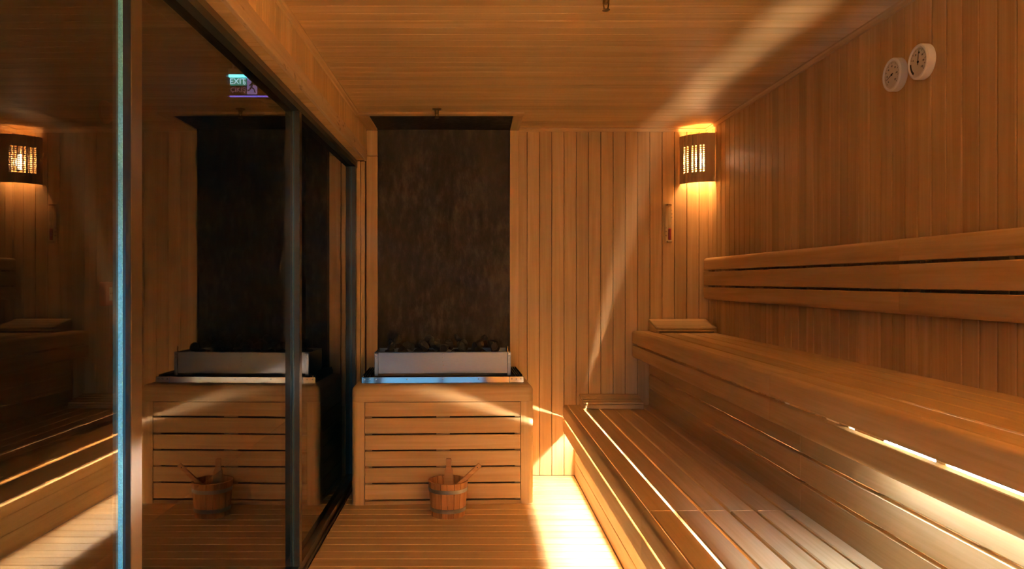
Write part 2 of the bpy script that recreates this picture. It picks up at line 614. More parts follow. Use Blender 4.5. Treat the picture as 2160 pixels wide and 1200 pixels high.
# ------------------------------------------------------------------ surroundings outside the glass
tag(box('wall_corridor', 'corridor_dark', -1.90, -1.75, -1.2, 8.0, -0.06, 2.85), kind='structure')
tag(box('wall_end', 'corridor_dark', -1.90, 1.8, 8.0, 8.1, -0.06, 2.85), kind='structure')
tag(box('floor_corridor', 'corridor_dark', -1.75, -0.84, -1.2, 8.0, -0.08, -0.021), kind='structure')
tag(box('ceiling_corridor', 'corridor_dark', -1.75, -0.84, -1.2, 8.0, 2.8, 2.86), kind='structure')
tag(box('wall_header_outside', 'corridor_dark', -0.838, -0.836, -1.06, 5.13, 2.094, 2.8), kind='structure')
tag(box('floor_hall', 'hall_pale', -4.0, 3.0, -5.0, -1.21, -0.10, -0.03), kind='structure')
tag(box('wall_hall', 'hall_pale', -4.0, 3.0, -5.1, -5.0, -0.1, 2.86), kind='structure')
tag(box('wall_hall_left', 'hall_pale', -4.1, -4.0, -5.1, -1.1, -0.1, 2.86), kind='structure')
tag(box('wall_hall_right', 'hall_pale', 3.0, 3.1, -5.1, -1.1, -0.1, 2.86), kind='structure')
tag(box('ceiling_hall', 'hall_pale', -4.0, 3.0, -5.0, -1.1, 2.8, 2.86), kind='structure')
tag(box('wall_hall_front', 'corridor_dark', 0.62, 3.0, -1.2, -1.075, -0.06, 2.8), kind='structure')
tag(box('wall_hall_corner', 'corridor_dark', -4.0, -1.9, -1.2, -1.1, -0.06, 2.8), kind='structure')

# ------------------------------------------------------------------ benches


def bench(label_low, label_up, y0, y1, first, led_up):
    L = y1 - y0
    n = max(2, round(L / 0.46))
    bats = [y0 + 0.045 + (L - 0.09) * i / n for i in range(n + 1)]
    for kind in ('low', 'up'):
        if kind == 'low':
            X0, ZT, XE, name, lab = 0.607, 0.474, 1.1766, 'sauna_bench', label_low
        else:
            X0, ZT, XE, name, lab = 1.066, 0.966, XR - 0.008, 'sauna_bench', label_up
        r = tag(empty(name, ((X0 + XE) / 2, (y0 + y1) / 2, 0.0)), lab, 'bench', 'sauna bench units')
        ox, oy = r.location.x, r.location.y
        ya, yb = y0 + 0.0008 - oy, y1 - 0.0008 - oy

        def P(name, mat, a, b, c, d, e, f, bev=0.003):
            return plank(name, mat, a - ox, b - ox, c - oy, d - oy, e, f, r, bev)
        # front edge: two boards with a slot between
        prism_y('nose_board', 'aspen_y', rrect(X0 - ox, X0 + 0.0245 - ox, ZT - 0.082, ZT, 0.019, ('tl',)), ya, yb, r)
        prism_y('nose_board', 'aspen_y', rrect(X0 - ox, X0 + 0.0275 - ox, ZT - 0.178, ZT - 0.094 - (0.002 if kind == 'up' else 0), 0.019, ('bl',) if kind == 'up' else ()), ya, yb, r)
        # seat slats
        xs = X0 + 0.0265
        first_slat = True
        while xs < XE - 0.01:
            wdt = 0.0855 if first_slat else 0.0875
            a = xs + (0.003 if first_slat else 0.0)
            b = min(xs + wdt, XE)
            P('slat', 'aspen_y', a, b, ya + oy, yb + oy, ZT - 0.026, ZT, 0.0035)
            xs = b + (0.0100 if kind == 'low' else 0.007) if not first_slat else b + 0.0112
            first_slat = False
            if b >= XE: break
        # cross battens under the slats, and the blocks that carry the nose
        for yy in bats:
            P('batten', 'aspen_x', X0 + 0.026, XE, yy - 0.02, yy + 0.02, ZT - 0.072, ZT - 0.0262, 0.002)
            P('nose_block', 'aspen_z', X0 + 0.028, X0 + 0.046, yy - 0.02, yy + 0.02, ZT - 0.176, ZT - 0.073, 0.002)
        # legs inside
        for yy in (bats[0], bats[len(bats) // 2], bats[-1]):
            for xx in ((0.76, 1.10) if kind == 'low' else (1.24, 1.50)):
                P('leg', 'aspen_z', xx, xx + 0.045, yy - 0.019, yy + 0.019, 0.0 if kind == 'low' else 0.0, ZT - 0.0725, 0.002)
        if kind == 'low':
            P('skirting_board', 'aspen_y', XS, XS + 0.018, ya + oy, yb + oy, 0.0, 0.099, 0.003)
            P('skirting_board', 'aspen_y', XS, XS + 0.018, ya + oy, yb + oy, 0.1015, 0.185, 0.003)
            P('skirting_board', 'aspen_y', XS, XS + 0.018, ya + oy, yb + oy, 0.1875, 0.246, 0.003)
        else:
            for za, zb in ((0.446, 0.5735), (0.584, 0.6725), (0.683, 0.772)):
                P('riser_board', 'aspen_y', 1.177, 1.199, ya + oy, yb + oy, za, zb, 0.003)
            for yy in bats:
                P('riser_batten', 'aspen_z', 1.1995, 1.2195, yy - 0.02, yy + 0.02, 0.45, 0.772, 0.002)


MODS = [(2.715, 5.04, 'far'), (0.375, 2.715, 'near'), (-0.98, 0.375, 'rear')]
LOWL = {'far': 'lower slatted wooden bench reaching to the back wall under a headrest',
        'near': 'lower slatted wooden bench at the front, nearest the camera',
        'rear': 'lower slatted wooden bench behind the camera'}
UPL = {'far': 'upper slatted wooden bench in the back corner under the corner lamp',
       'near': 'upper slatted wooden bench at the right edge, lit brightly from below',
       'rear': 'upper slatted wooden bench behind the camera'}
for a, b, kx in MODS:
    bench(LOWL[kx], UPL[kx], a, b, kx == 'far', kx != 'far')

# LED strips hung under the battens of each bench


def led(label, x, z, y0, y1, mat, clip_to):
    r = tag(empty('led_strip', (x, (y0 + y1) / 2, z)), label, 'light strip', 'light strips under the benches')
    h = (y1 - y0) / 2
    e = box('emitter', mat, -0.004, 0.004, -h, h, -0.003, 0.003, r)
    e.data.materials.append(MATS[mat + '_cap'])
    e.data.materials.append(MATS[mat + '_down'])
    for p in e.data.polygons:
        if p.normal.z < -0.5 or p.normal.x > 0.5:
            p.material_index = 2
        if p.normal.z > 0.5:
            p.material_index = 1
    n = max(2, int((y1 - y0) / 0.92))
    for i in range(n + 1):
        yy = -h + 0.02 + (2 * h - 0.04) * i / n
        box('clip', 'alu', -0.003, 0.003, yy - 0.006, yy + 0.006, 0.0032, clip_to - z, r)
    return r


led('warm white light strip under the lower bench edge', 0.697, 0.361, -0.9, 4.98, 'led_lower', 0.402)
led('warm white light strip under the near upper bench edge', 1.157, 0.847, -0.9, 2.12, 'led_upper', 0.894)

# backrests on the right wall
for a, b, lab in ((2.715, 5.0, 'wooden backrest of three boards near the corner lamp'),
                  (0.43, 2.715, 'wooden backrest of three boards at the right edge'),
                  (-0.9, 0.43, 'wooden backrest behind the camera')):
    r = tag(empty('backrest', (1.545, (a + b) / 2, 1.18)), lab, 'backrest', 'backrests above the upper bench')
    ox, oy, oz = r.location
    ya, yb = a + 0.0008 - oy, b - 0.0008 - oy
    xa, xb = 1.529 - ox, 1.557 - ox
    prism_y('board', 'aspen_y', rrect(xa, xb, 1.367 - oz, 1.447 - oz, 0.022, ('tl',)), ya, yb, r)
    prism_y('board', 'aspen_y', rrect(xa, xb, 1.267 - oz, 1.356 - oz, 0.003, ('tl', 'bl'), 1), ya, yb, r)
    prism_y('board', 'aspen_y', rrect(xa, xb, 1.176 - oz, 1.256 - oz, 0.022, ('bl',)), ya, yb, r)
    n = max(2, round((b - a) / 0.5))
    for i in range(n + 1):
        yy = ya + 0.05 + (yb - ya - 0.1) * i / n
        plank('spacer', 'aspen_z', xb + 0.0004, XR - 0.0006 - ox, yy - 0.03, yy + 0.03, 1.19 - oz, 1.432 - oz, r, 0.002)

# headrests


def headrest(label, x0, x1, y0, y1, zb, hf, hb, gap):
    r = tag(empty('headrest', ((x0 + x1) / 2, (y0 + y1) / 2, zb)), label, 'headrest', 'wooden headrests')
    hx, d = (x1 - x0) / 2, (y1 - y0)
    # side cheeks (wedge profile in y,z)
    for s in (-1, 1):
        bm = bmesh.new()
        xa, xb = (s * hx, s * (hx - 0.018))
        prof = [(-d / 2 + 0.012, 0.0), (d / 2, 0.0), (d / 2, hb - 0.013), (-d / 2 + 0.012, hf - 0.013)]
        A = [bm.verts.new((xa, p, q)) for p, q in prof]
        B = [bm.verts.new((xb, p, q)) for p, q in prof]
        bm.faces.new(A); bm.faces.new(B[::-1])
        for i in range(4):
            j = (i + 1) % 4
            bm.faces.new((A[j], A[i], B[i], B[j]))
        bmesh.ops.recalc_face_normals(bm, faces=bm.faces[:])
        finish(bm, 'side_cheek', 'aspen_y', r)
    ang = math.atan2(hb - hf, d)
    n = 4
    step = d / math.cos(ang) / n
    for i in range(n):
        t = (i + 0.5) / n
        o = box('slat', 'aspen_x', -hx, hx, -step / 2 + 0.002, step / 2 - 0.002, -0.006, 0.006, r, 0.003)
        o.location = (0, -d / 2 + d * t, hf + (hb - hf) * t - 0.006)
        o.rotation_euler = (ang, 0, 0)
    box('front_slat', 'aspen_x', -hx, hx, -d / 2, -d / 2 + 0.012, gap, hf - 0.014, r, 0.003)
    return r


headrest('low slatted wooden headrest at the end of the lower bench', 0.716, 1.10, 4.845, 5.035, 0.4745, 0.045, 0.074, 0.004)
headrest('slatted wooden headrest in the corner of the upper bench', 1.172, 1.553, 4.80, 5.035, 0.9665, 0.036, 0.080, 0.010)

# ------------------------------------------------------------------ heater surround
HR = math.radians(2.2)
hs = tag(empty('heater_guard', (-0.167, 4.40, 0), HR), 'low wooden slatted guard box around the heater', 'heater guard')
W2, D = 0.527, 0.60


def prism_z(name, mat, pts, z0, z1, parent):
    cx = sum(p[0] for p in pts) / len(pts); cy = sum(p[1] for p in pts) / len(pts)
    cz = (z0 + z1) / 2
    bm = bmesh.new()
    A = [bm.verts.new((x - cx, y - cy, z0 - cz)) for x, y in pts]
    B = [bm.verts.new((x - cx, y - cy, z1 - cz)) for x, y in pts]
    bm.faces.new(A[::-1]); bm.faces.new(B)
    for i in range(len(pts)):
        j = (i + 1) % len(pts)
        bm.faces.new((A[i], A[j], B[j], B[i]))
    bmesh.ops.recalc_face_normals(bm, faces=bm.faces[:])
    return finish(bm, name, mat, parent, (cx, cy, cz))


# corner posts, rounded on the outer edge
R = 0.032
for s in (-1, 1):
    pts = []
    for i in range(9):
        a = PI + 0.5 * PI * i / 8
        pts.append((-W2 + R + R * math.cos(a), R + R * math.sin(a)))
    pts += [(-W2 + 0.073, 0.0), (-W2 + 0.073, 0.03), (-W2 + 0.03, 0.03), (-W2 + 0.03, 0.075), (-W2, 0.075)]
    if s > 0:
        pts = [(-x, y) for x, y in pts][::-1]
    prism_z('corner_post', 'aspen_z', pts, 0.0, 0.5955, hs)
# slats of the front
zs = [(0.5105, 0.5935), (0.4115, 0.5015), (0.3175, 0.4030), (0.2220, 0.3090), (0.1265, 0.2135), (0.0300, 0.1180)]
for a, b in zs:
    plank('slat', 'aspen_x', -W2 + 0.0745, W2 - 0.0745, 0.003, 0.021, a, b, hs, 0.003)
plank('slat', 'aspen_x', -W2 + 0.0745, W2 - 0.0745, 0.003, 0.021, 0.0, 0.0215, hs, 0.002)
for a, b in ((-W2 + 0.0745, -W2 + 0.115), (-0.038, 0.040), (W2 - 0.106, W2 - 0.0745)):
    plank('batten', 'aspen_z', a, b, 0.0215, 0.040, 0.0, 0.594, hs, 0.001)
# sides
for s in (-1, 1):
    for a, b in zs + [(0.0, 0.0215)]:
        xa, xb = (-W2 + 0.003, -W2 + 0.021) if s < 0 else (W2 - 0.021, W2 - 0.003)
        plank('side_slat', 'aspen_y', xa, xb, 0.0765, D, a, b, hs, 0.003)
    for ya in (0.0765, 0.30, D - 0.045):
        xa, xb = (-W2 + 0.0215, -W2 + 0.04) if s < 0 else (W2 - 0.04, W2 - 0.0215)
        plank('side_batten', 'aspen_z', xa, xb, ya, ya + 0.045, 0.0, 0.594, hs, 0.001)
# rounded top rim: front and sides as one mitred ring
ZT0, ZT1, RR, TH = 0.5965, 0.694, 0.038, 0.064


def rim(off):
    return [(-W2 + off, D), (-W2 + off, off), (W2 - off, off), (W2 - off, D)]


bm = bmesh.new()
prof = [(0.0, ZT0)]
for i in range(9):
    a = PI - 0.5 * PI * i / 8
    prof.append((RR + RR * math.cos(a), ZT1 - RR + RR * math.sin(a)))
prof += [(TH - 0.004, ZT1), (TH, ZT1 - 0.004), (TH, ZT0)]
loops = []
for off, z in prof:
    c = rim(off)
    # rounded outer corner in plan
    pts = []
    rad = max(0.004, R - off)
    pts.append(c[0])
    for (cx, cy, a0) in ((c[1][0] + rad, c[1][1] + rad, PI), (c[2][0] - rad, c[2][1] + rad, 1.5 * PI)):
        for i in range(7):
            a = a0 + 0.5 * PI * i / 6
            pts.append((cx + rad * math.cos(a), cy + rad * math.sin(a)))
    pts.append(c[3])
    loops.append([bm.verts.new((x, y, z)) for x, y in pts])
m = len(loops)
for i in range(m):
    A, B = loops[i], loops[(i + 1) % m]
    for j in range(len(A) - 1):
        bm.faces.new((A[j], A[j + 1], B[j + 1], B[j]))
bm.faces.new([l[0] for l in loops]); bm.faces.new([l[-1] for l in loops][::-1])
bmesh.ops.recalc_face_normals(bm, faces=bm.faces[:])
finish(bm, 'top_rim', 'aspen_x', hs)

# ------------------------------------------------------------------ heater
ht = tag(empty('sauna_heater', (-0.167, 4.40, 0), HR), 'wide steel sauna heater with chrome front strip and stone tray', 'heater')
box('casing', 'dark_steel', -0.45, 0.45, 0.10, 0.56, 0.0, 0.668, ht, 0.004)
cp = box('chrome_strip', 'chrome', -0.480, 0.480, -0.004, 0.004, -0.026, 0.026, ht, 0.002)
cp.location = (0.0, 0.098, 0.702)
cp.rotation_euler = (math.radians(-4.0), 0, 0)
tag(cp, 'mirror polished chrome front strip')
for xx in (-0.462, -0.43, -0.395, -0.212, 0.0, 0.212, 0.41, 0.437, 0.464):
    bm = bmesh.new()
    lathe(bm, [(0, -0.002), (0.0048, -0.002), (0.004, 0.0015), (0, 0.002)], 10, Matrix.Rotation(PI / 2, 4, 'X'))
    finish(bm, 'screw', 'screw_steel', cp, (xx, -0.0055, 0.012))
for xx in (-0.405, 0.395):
    box('joint_plate', 'brushed_steel', xx - 0.0015, xx + 0.0015, -0.0055, -0.0042, -0.025, 0.025, cp)
box('top_plate', 'dark_steel', -0.478, 0.478, 0.106, 0.57, 0.669, 0.722, ht, 0.003)
for s in (-1, 1):
    for i in range(4):
        xx = s * (0.432 + 0.0135 * i)
        box('grille_bar', 'dark_steel', xx - 0.003, xx + 0.003, 0.125, 0.55, 0.7225, 0.737, ht, 0.001)
# stone tray
tr = empty('stone_tray'); tr.parent = ht
TX = 0.4125
box('front_panel', 'brushed_steel', -TX + 0.022, TX - 0.020, 0.200, 0.203, 0.736, 0.862, tr, 0.001)
box('corner_plate', 'brushed_steel', -TX, -TX + 0.0215, 0.197, 0.206, 0.7225, 0.858, tr, 0.001)
box('corner_plate', 'brushed_steel', TX - 0.0195, TX, 0.197, 0.206, 0.7225, 0.862, tr, 0.001)
box('top_lip', 'brushed_steel', -TX, TX, 0.196, 0.212, 0.8625, 0.8655, tr, 0.001)
for s in (-1, 1):
    box('side_panel', 'brushed_steel', s * TX - 0.0015, s * TX + 0.0015, 0.2065, 0.53, 0.7225, 0.862, tr, 0.0005)
box('rear_panel', 'brushed_steel', -TX + 0.002, TX - 0.002, 0.5305, 0.533, 0.7225, 0.862, tr, 0.0005)
box('bed', 'dark_steel', -TX + 0.002, TX - 0.002, 0.2065, 0.53, 0.7225, 0.80, tr)
for xx, zz in [(-0.402, 0.85), (-0.402, 0.828), (0.403, 0.852), (0.403, 0.832), (0.0, 0.852), (0.0, 0.830), (0.0, 0.806), (0.003, 0.784)]:
    bm = bmesh.new()
    lathe(bm, [(0, -0.002), (0.004, -0.002), (0.003, 0.0015), (0, 0.002)], 8, Matrix.Rotation(PI / 2, 4, 'X'))
    finish(bm, 'rivet', 'screw_steel', tr, (xx, 0.1985 if abs(xx) < 0.1 else 0.1955, zz))
bm = bmesh.new()
lathe(bm, [(0, 0), (0.004, 0), (0.004, 0.018), (0.0055, 0.022), (0.003, 0.034), (0, 0.036)], 10)
finish(bm, 'pin', 'brass', tr, (0.394, 0.205, 0.8656))

# sauna stones
rocks = []
for v in range(6):
    bm = bmesh.new()
    bmesh.ops.create_icosphere(bm, subdivisions=2, radius=1.0)
    rnd = random.Random(40 + v)
    dirs = [Vector((rnd.gauss(0, 1), rnd.gauss(0, 1), rnd.gauss(0, 1))).normalized() for _ in range(9)]
    offs = [rnd.uniform(0.55, 0.8) for _ in dirs]
    for vt in bm.verts:
        for dv, of in zip(dirs, offs):
            t = vt.co.dot(dv)
            if t > of:
                vt.co -= dv * (t - of)
        vt.co *= 1 + rnd.uniform(-0.03, 0.03)
    bm.normal_update()
    for f in bm.faces: f.smooth = False
    me = bpy.data.meshes.new('sauna_stone'); bm.to_mesh(me); bm.free()
    me.materials.append(MATS['rock'])
    rocks.append(me)
Mh = Matrix.Translation(ht.location) @ Matrix.Rotation(HR, 4, 'Z')
rnd = random.Random(5)
for row, (yy, zz, n) in enumerate(((0.252, 0.826, 10), (0.335, 0.832, 9), (0.425, 0.830, 9), (0.492, 0.832, 9), (0.30, 0.882, 7), (0.38, 0.892, 8), (0.465, 0.890, 8), (0.42, 0.930, 4))):
    for i in range(n):
        xx = -0.365 + 0.73 * (i + 0.5) / n + rnd.uniform(-0.015, 0.015)
        rr = rnd.uniform(0.027, 0.042)
        if row >= 4: rr *= rnd.uniform(0.85, 1.15)
        o = bpy.data.objects.new('sauna_stone', rocks[rnd.randrange(6)])
        COL.objects.link(o)
        o.location = Mh @ Vector((xx, yy + rnd.uniform(-0.008, 0.008), zz + rnd.uniform(-0.004, 0.006)))
        o.rotation_euler = (rnd.uniform(0, 6), rnd.uniform(0, 6), rnd.uniform(0, 6))
        o.scale = (rr * rnd.uniform(0.9, 1.25), rr * rnd.uniform(0.85, 1.0), rr * rnd.uniform(0.75, 1.0))
        tag(o, 'dark rough sauna stone heaped in the steel heater tray', 'stone', 'sauna stones in the heater tray')

# ------------------------------------------------------------------ bucket and ladle
bk = tag(empty('wooden_bucket', (-0.131, 4.215, 0.0)), 'wooden stave bucket with two metal hoops on the floor', 'bucket')
NB, H, RB, RT = 18, 0.192, 0.093, 0.110


def stave(i, top, name='stave'):
    a0 = 2 * PI * (i - 0.5) / NB + 0.012
    a1 = 2 * PI * (i + 0.5) / NB - 0.012
    bm = bmesh.new()
    vs_ = []
    for z, r in ((0.0, RB), (H, RT)):
        for t in (0.0, 1.0):
            rr = r - 0.012 * t
            for a in (a0, (a0 + a1) / 2, a1):
                q = rr * (1 if a != (a0 + a1) / 2 else 1.003)
                vs_.append(bm.verts.new((q * math.cos(a), q * math.sin(a), z)))
    o_b, i_b, o_t, i_t = vs_[0:3], vs_[3:6], vs_[6:9], vs_[9:12]
    for k_ in range(2):
        bm.faces.new((o_b[k_], o_b[k_ + 1], o_t[k_ + 1], o_t[k_]))
        bm.faces.new((i_b[k_ + 1], i_b[k_], i_t[k_], i_t[k_ + 1]))
        bm.faces.new((o_t[k_], o_t[k_ + 1], i_t[k_ + 1], i_t[k_]))
        bm.faces.new((o_b[k_ + 1], o_b[k_], i_b[k_], i_b[k_ + 1]))
    bm.faces.new((o_b[0], o_t[0], i_t[0], i_b[0]))
    bm.faces.new((o_b[2], i_b[2], i_t[2], o_t[2]))
    bmesh.ops.recalc_face_normals(bm, faces=bm.faces[:])
    return finish(bm, name, 'pine_z', bk)


for i in range(NB):
    stave(i, H)
bm = bmesh.new()
lathe(bm, [(0, 0.012), (RB - 0.013, 0.012), (RB - 0.012, 0.024), (0, 0.024)], 24)
finish(bm, 'base', 'pine_z', bk)
for za, zb in ((0.030, 0.051), (0.137, 0.158)):
    ra = RB + (RT - RB) * za / H + 0.0008
    rb = RB + (RT - RB) * zb / H + 0.0008
    bm = bmesh.new()
    lathe(bm, [(ra, za), (ra + 0.0016, za), (rb + 0.0016, zb), (rb, zb), (ra, za)], 48)
    bmesh.ops.remove_doubles(bm, verts=bm.verts[:], dist=1e-6)
    finish(bm, 'hoop', 'galvanised', bk)
# tall handle stave at the back, waisted with a rounded knob
bm = bmesh.new()
prof = [(0.0, 0.046), (0.13, 0.046), (0.185, 0.043), (0.20, 0.036), (0.215, 0.026), (0.232, 0.0155), (0.25, 0.0135), (0.268, 0.0145), (0.278, 0.0158), (0.286, 0.014), (0.290, 0.009)]
prof = [(z, min(wd, 0.024) if z < 0.19 else min(wd, 0.024)) for z, wd in prof]
FA, BA, FB, BB = [], [], [], []
for z, wd in prof:
    rr = RB + (RT - RB) * min(z, 0.30) / H - 0.0125
    FA.append(bm.verts.new((-wd, rr - 0.012, z))); FB.append(bm.verts.new((wd, rr - 0.012, z)))
    BA.append(bm.verts.new((-wd, rr, z))); BB.append(bm.verts.new((wd, rr, z)))
for i in range(len(prof) - 1):
    bm.faces.new((FA[i], FB[i], FB[i + 1], FA[i + 1]))
    bm.faces.new((BB[i], BA[i], BA[i + 1], BB[i + 1]))
    bm.faces.new((BA[i], FA[i], FA[i + 1], BA[i + 1]))
    bm.faces.new((FB[i], BB[i], BB[i + 1], FB[i + 1]))
bm.faces.new((FA[0], BA[0], BB[0], FB[0])); bm.faces.new((FA[-1], FB[-1], BB[-1], BA[-1]))
bmesh.ops.recalc_face_normals(bm, faces=bm.faces[:])
finish(bm, 'handle', 'pine_x', bk, (0, 0, 0.024), sharp=0.7).scale = (1, 1, 0.91)

ld = tag(empty('ladle', (-0.131, 4.20, 0.04)), 'wooden ladle leaning in the bucket over its rim', 'ladle')
p0, p1 = Vector((-0.042, 0.0, 0.030)), Vector((0.178, -0.006, 0.242))
d = (p1 - p0)
Mq = Matrix.Translation(p0) @ d.to_track_quat('Z', 'Y').to_matrix().to_4x4()
bm = bmesh.new()
Lh = d.length
add_box(bm, -0.0065, 0.0065, -0.0125, 0.0125, 0.0, Lh, 0.003)
bm.transform(Mq)
hdl = finish(bm, 'shaft', 'pine_x', ld)
bm = bmesh.new()
lathe(bm, [(0, 0), (0.003, 0), (0.003, 0.0145), (0, 0.0145)], 10, Mq @ Matrix.Translation((-0.0073, 0, Lh - 0.022)) @ Matrix.Rotation(PI / 2, 4, 'Y'))
finish(bm, 'hanging_hole', 'ink', hdl)
bm = bmesh.new()
lathe(bm, [(0, 0.0), (0.022, 0.002), (0.032, 0.014), (0.034, 0.036), (0.031, 0.036), (0.029, 0.016), (0.02, 0.006), (0, 0.004)], 18)
finish(bm, 'bowl', 'pine_z', ld, (-0.05, 0, -0.012))

# ------------------------------------------------------------------ corner lamp
cl = tag(empty('corner_lamp', (1.50, 4.98, 1.94)), 'wooden corner lamp with glowing slots high in the corner', 'lamp')
pl = [(1.384, 5.054), (1.388, 5.035), (1.398, 5.010), (1.416, 4.981), (1.440, 4.953), (1.468, 4.929), (1.496, 4.913), (1.522, 4.906), (1.548, 4.905), (1.574, 4.905)]
acc = [0.0]
for a, b in zip(pl, pl[1:]):
    acc.append(acc[-1] + math.dist(a, b))


def at(s):
    for i in range(len(pl) - 1):
        if s <= acc[i + 1] or i == len(pl) - 2:
            t = (s - acc[i]) / (acc[i + 1] - acc[i])
            ax_, ay_ = pl[i]; bx_, by_ = pl[i + 1]
            x_, y_ = ax_ + (bx_ - ax_) * t, ay_ + (by_ - ay_) * t
            tx, ty = (bx_ - ax_), (by_ - ay_)
            l_ = math.hypot(tx, ty)
            return x_, y_, -ty / l_, tx / l_      # inward normal


def s_at_px(px):
    best = min((abs(995 + at(acc[-1] * i / 400)[0] * 1600 / at(acc[-1] * i / 400)[1] - px), acc[-1] * i / 400) for i in range(401))
    return best[1]


def shell(bm, s0, s1, z0, z1, o0=0.0, o1=0.012):
    n = max(1, int((s1 - s0) / 0.012))
    rows = []
    for i in range(n + 1):
        x_, y_, nx, ny = at(s0 + (s1 - s0) * i / n)
        rows.append([bm.verts.new((x_ + nx * o - 1.50, y_ + ny * o - 4.98, z - 1.94)) for o in (o0, o1) for z in (z0, z1)])
    for A, B in zip(rows, rows[1:]):
        bm.faces.new((A[0], B[0], B[1], A[1])); bm.faces.new((A[2], A[3], B[3], B[2]))
        bm.faces.new((A[1], B[1], B[3], A[3])); bm.faces.new((A[0], A[2], B[2], B[0]))
    bm.faces.new((rows[0][0], rows[0][1], rows[0][3], rows[0][2]))
    bm.faces.new((rows[-1][0], rows[-1][2], rows[-1][3], rows[-1][1]))


slots = [(s_at_px(p - 1.7), s_at_px(p + 1.7)) for p in (1443.5, 1450.3, 1460.4, 1467.6, 1477.6, 1484.4)]
Z0, Z1, ZA, ZB = 1.94, 2.255, 2.008, 2.180
edges = [0.0] + [e for s in slots for e in s] + [acc[-1]]
for i in range(0, len(edges), 2):
    bm = bmesh.new()
    shell(bm, edges[i] + 0.0002, edges[i + 1] - 0.0002, Z0, Z1)
    bmesh.ops.recalc_face_normals(bm, faces=bm.faces[:])
    finish(bm, 'stave', 'aspen_z', cl)
for s0, s1 in slots:
    bm = bmesh.new()
    shell(bm, s0, s1, Z0, ZA, 0.004)
    shell(bm, s0, s1, ZB, Z1, 0.004)
    for j in range(12):
        zz = ZA + (ZB - ZA) * (j + 1) / 13
        shell(bm, s0, s1, zz - 0.0026, zz + 0.0026, 0.003)
    bmesh.ops.recalc_face_normals(bm, faces=bm.faces[:])
    finish(bm, 'slot_lattice', 'aspen_z', cl)
bm = bmesh.new()
lathe(bm, [(0, -0.05), (0.012, -0.047), (0.022, -0.03), (0.026, -0.008), (0.022, 0.016), (0.015, 0.034), (0.013, 0.05), (0, 0.05)], 20)
finish(bm, 'bulb', 'lamp_bulb', cl, (0.0, 0.015, 0.145))
bm = bmesh.new()
lathe(bm, [(0, 0), (0.017, 0), (0.02, 0.03), (0.0, 0.03)], 16)
finish(bm, 'socket', 'white_plastic', cl, (0.0, 0.015, 0.1955))
box('bracket', 'alu', -0.006, 0.006, 0.02, 0.0795, 0.2, 0.218, cl)

# ------------------------------------------------------------------ uplighter added behind the camera, its bowl shaped to throw fill light upward
ol = tag(empty('added_uplight', (1.45, YR + 0.13, 1.86)), 'added unseen bowl uplighter behind the camera for warm fill light', 'lamp')
bm = bmesh.new()
lathe(bm, [(0, -0.068), (0.03, -0.064), (0.055, -0.045), (0.068, -0.015), (0.068, 0.015), (0.055, 0.045), (0.03, 0.064), (0, 0.068)], 24)
finish(bm, 'globe', 'fill_globe', ol)
bm = bmesh.new()
lathe(bm, [(0, -0.095), (0.05, -0.09), (0.082, -0.06), (0.094, 0.0), (0.096, 0.07), (0.088, 0.07), (0.086, 0.0), (0.075, -0.055), (0.045, -0.08), (0, -0.084)], 28)
finish(bm, 'shade_bowl', 'aspen_z', ol)
box('bracket', 'aspen_y', -0.02, 0.02, -0.1118, -0.088, -0.03, 0.01, ol, 0.003)
box('wall_plate', 'aspen_z', -0.05, 0.05, -0.1297, -0.112, -0.06, 0.088, ol, 0.003)

# ------------------------------------------------------------------ sand timer
st = tag(empty('sand_timer', (1.311, YB, 1.68)), 'red sand timer in a wooden holder on the back wall', 'timer')
box('back_board', 'aspen_z', -0.0245, 0.0245, -0.012, -0.0004, -0.130, 0.130, st, 0.003)
for z in (-0.130, 0.116):
    box('end_block', 'aspen_x', -0.016, 0.016, -0.042, -0.0125, z, z + 0.014, st, 0.003)
bm = bmesh.new()
lathe(bm, [(0, -0.114), (0.0105, -0.112), (0.0115, -0.10), (0.0115, -0.03), (0.008, -0.012), (0.0022, 0.0), (0.008, 0.012), (0.0115, 0.03), (0.0115, 0.10), (0.0105, 0.112), (0, 0.1145)], 18)
finish(bm, 'glass_tube', 'clear_glass', st, (0.003, -0.027, 0.0))
bm = bmesh.new()
lathe(bm, [(0, -0.111), (0.0095, -0.110), (0.0100, -0.10), (0.0100, -0.038), (0.005, -0.034), (0, -0.032)], 16)
finish(bm, 'sand', 'red_sand', st, (0.003, -0.027, 0.0))
for zz, t_ in ((-0.03, '5'), (-0.055, '10'), (-0.082, '15')):
    text_mesh('numeral', t_, 0.012, 'ink', st, (-0.017, -0.0124, zz), (PI / 2, 0, 0))
for zz, t_ in ((0.086, '5'), (0.062, '10'), (0.038, '15')):
    text_mesh('numeral', t_, 0.012, 'ink', st, (0.0185, -0.0124, zz), (PI / 2, 0, 0))

# ------------------------------------------------------------------ wall gauges


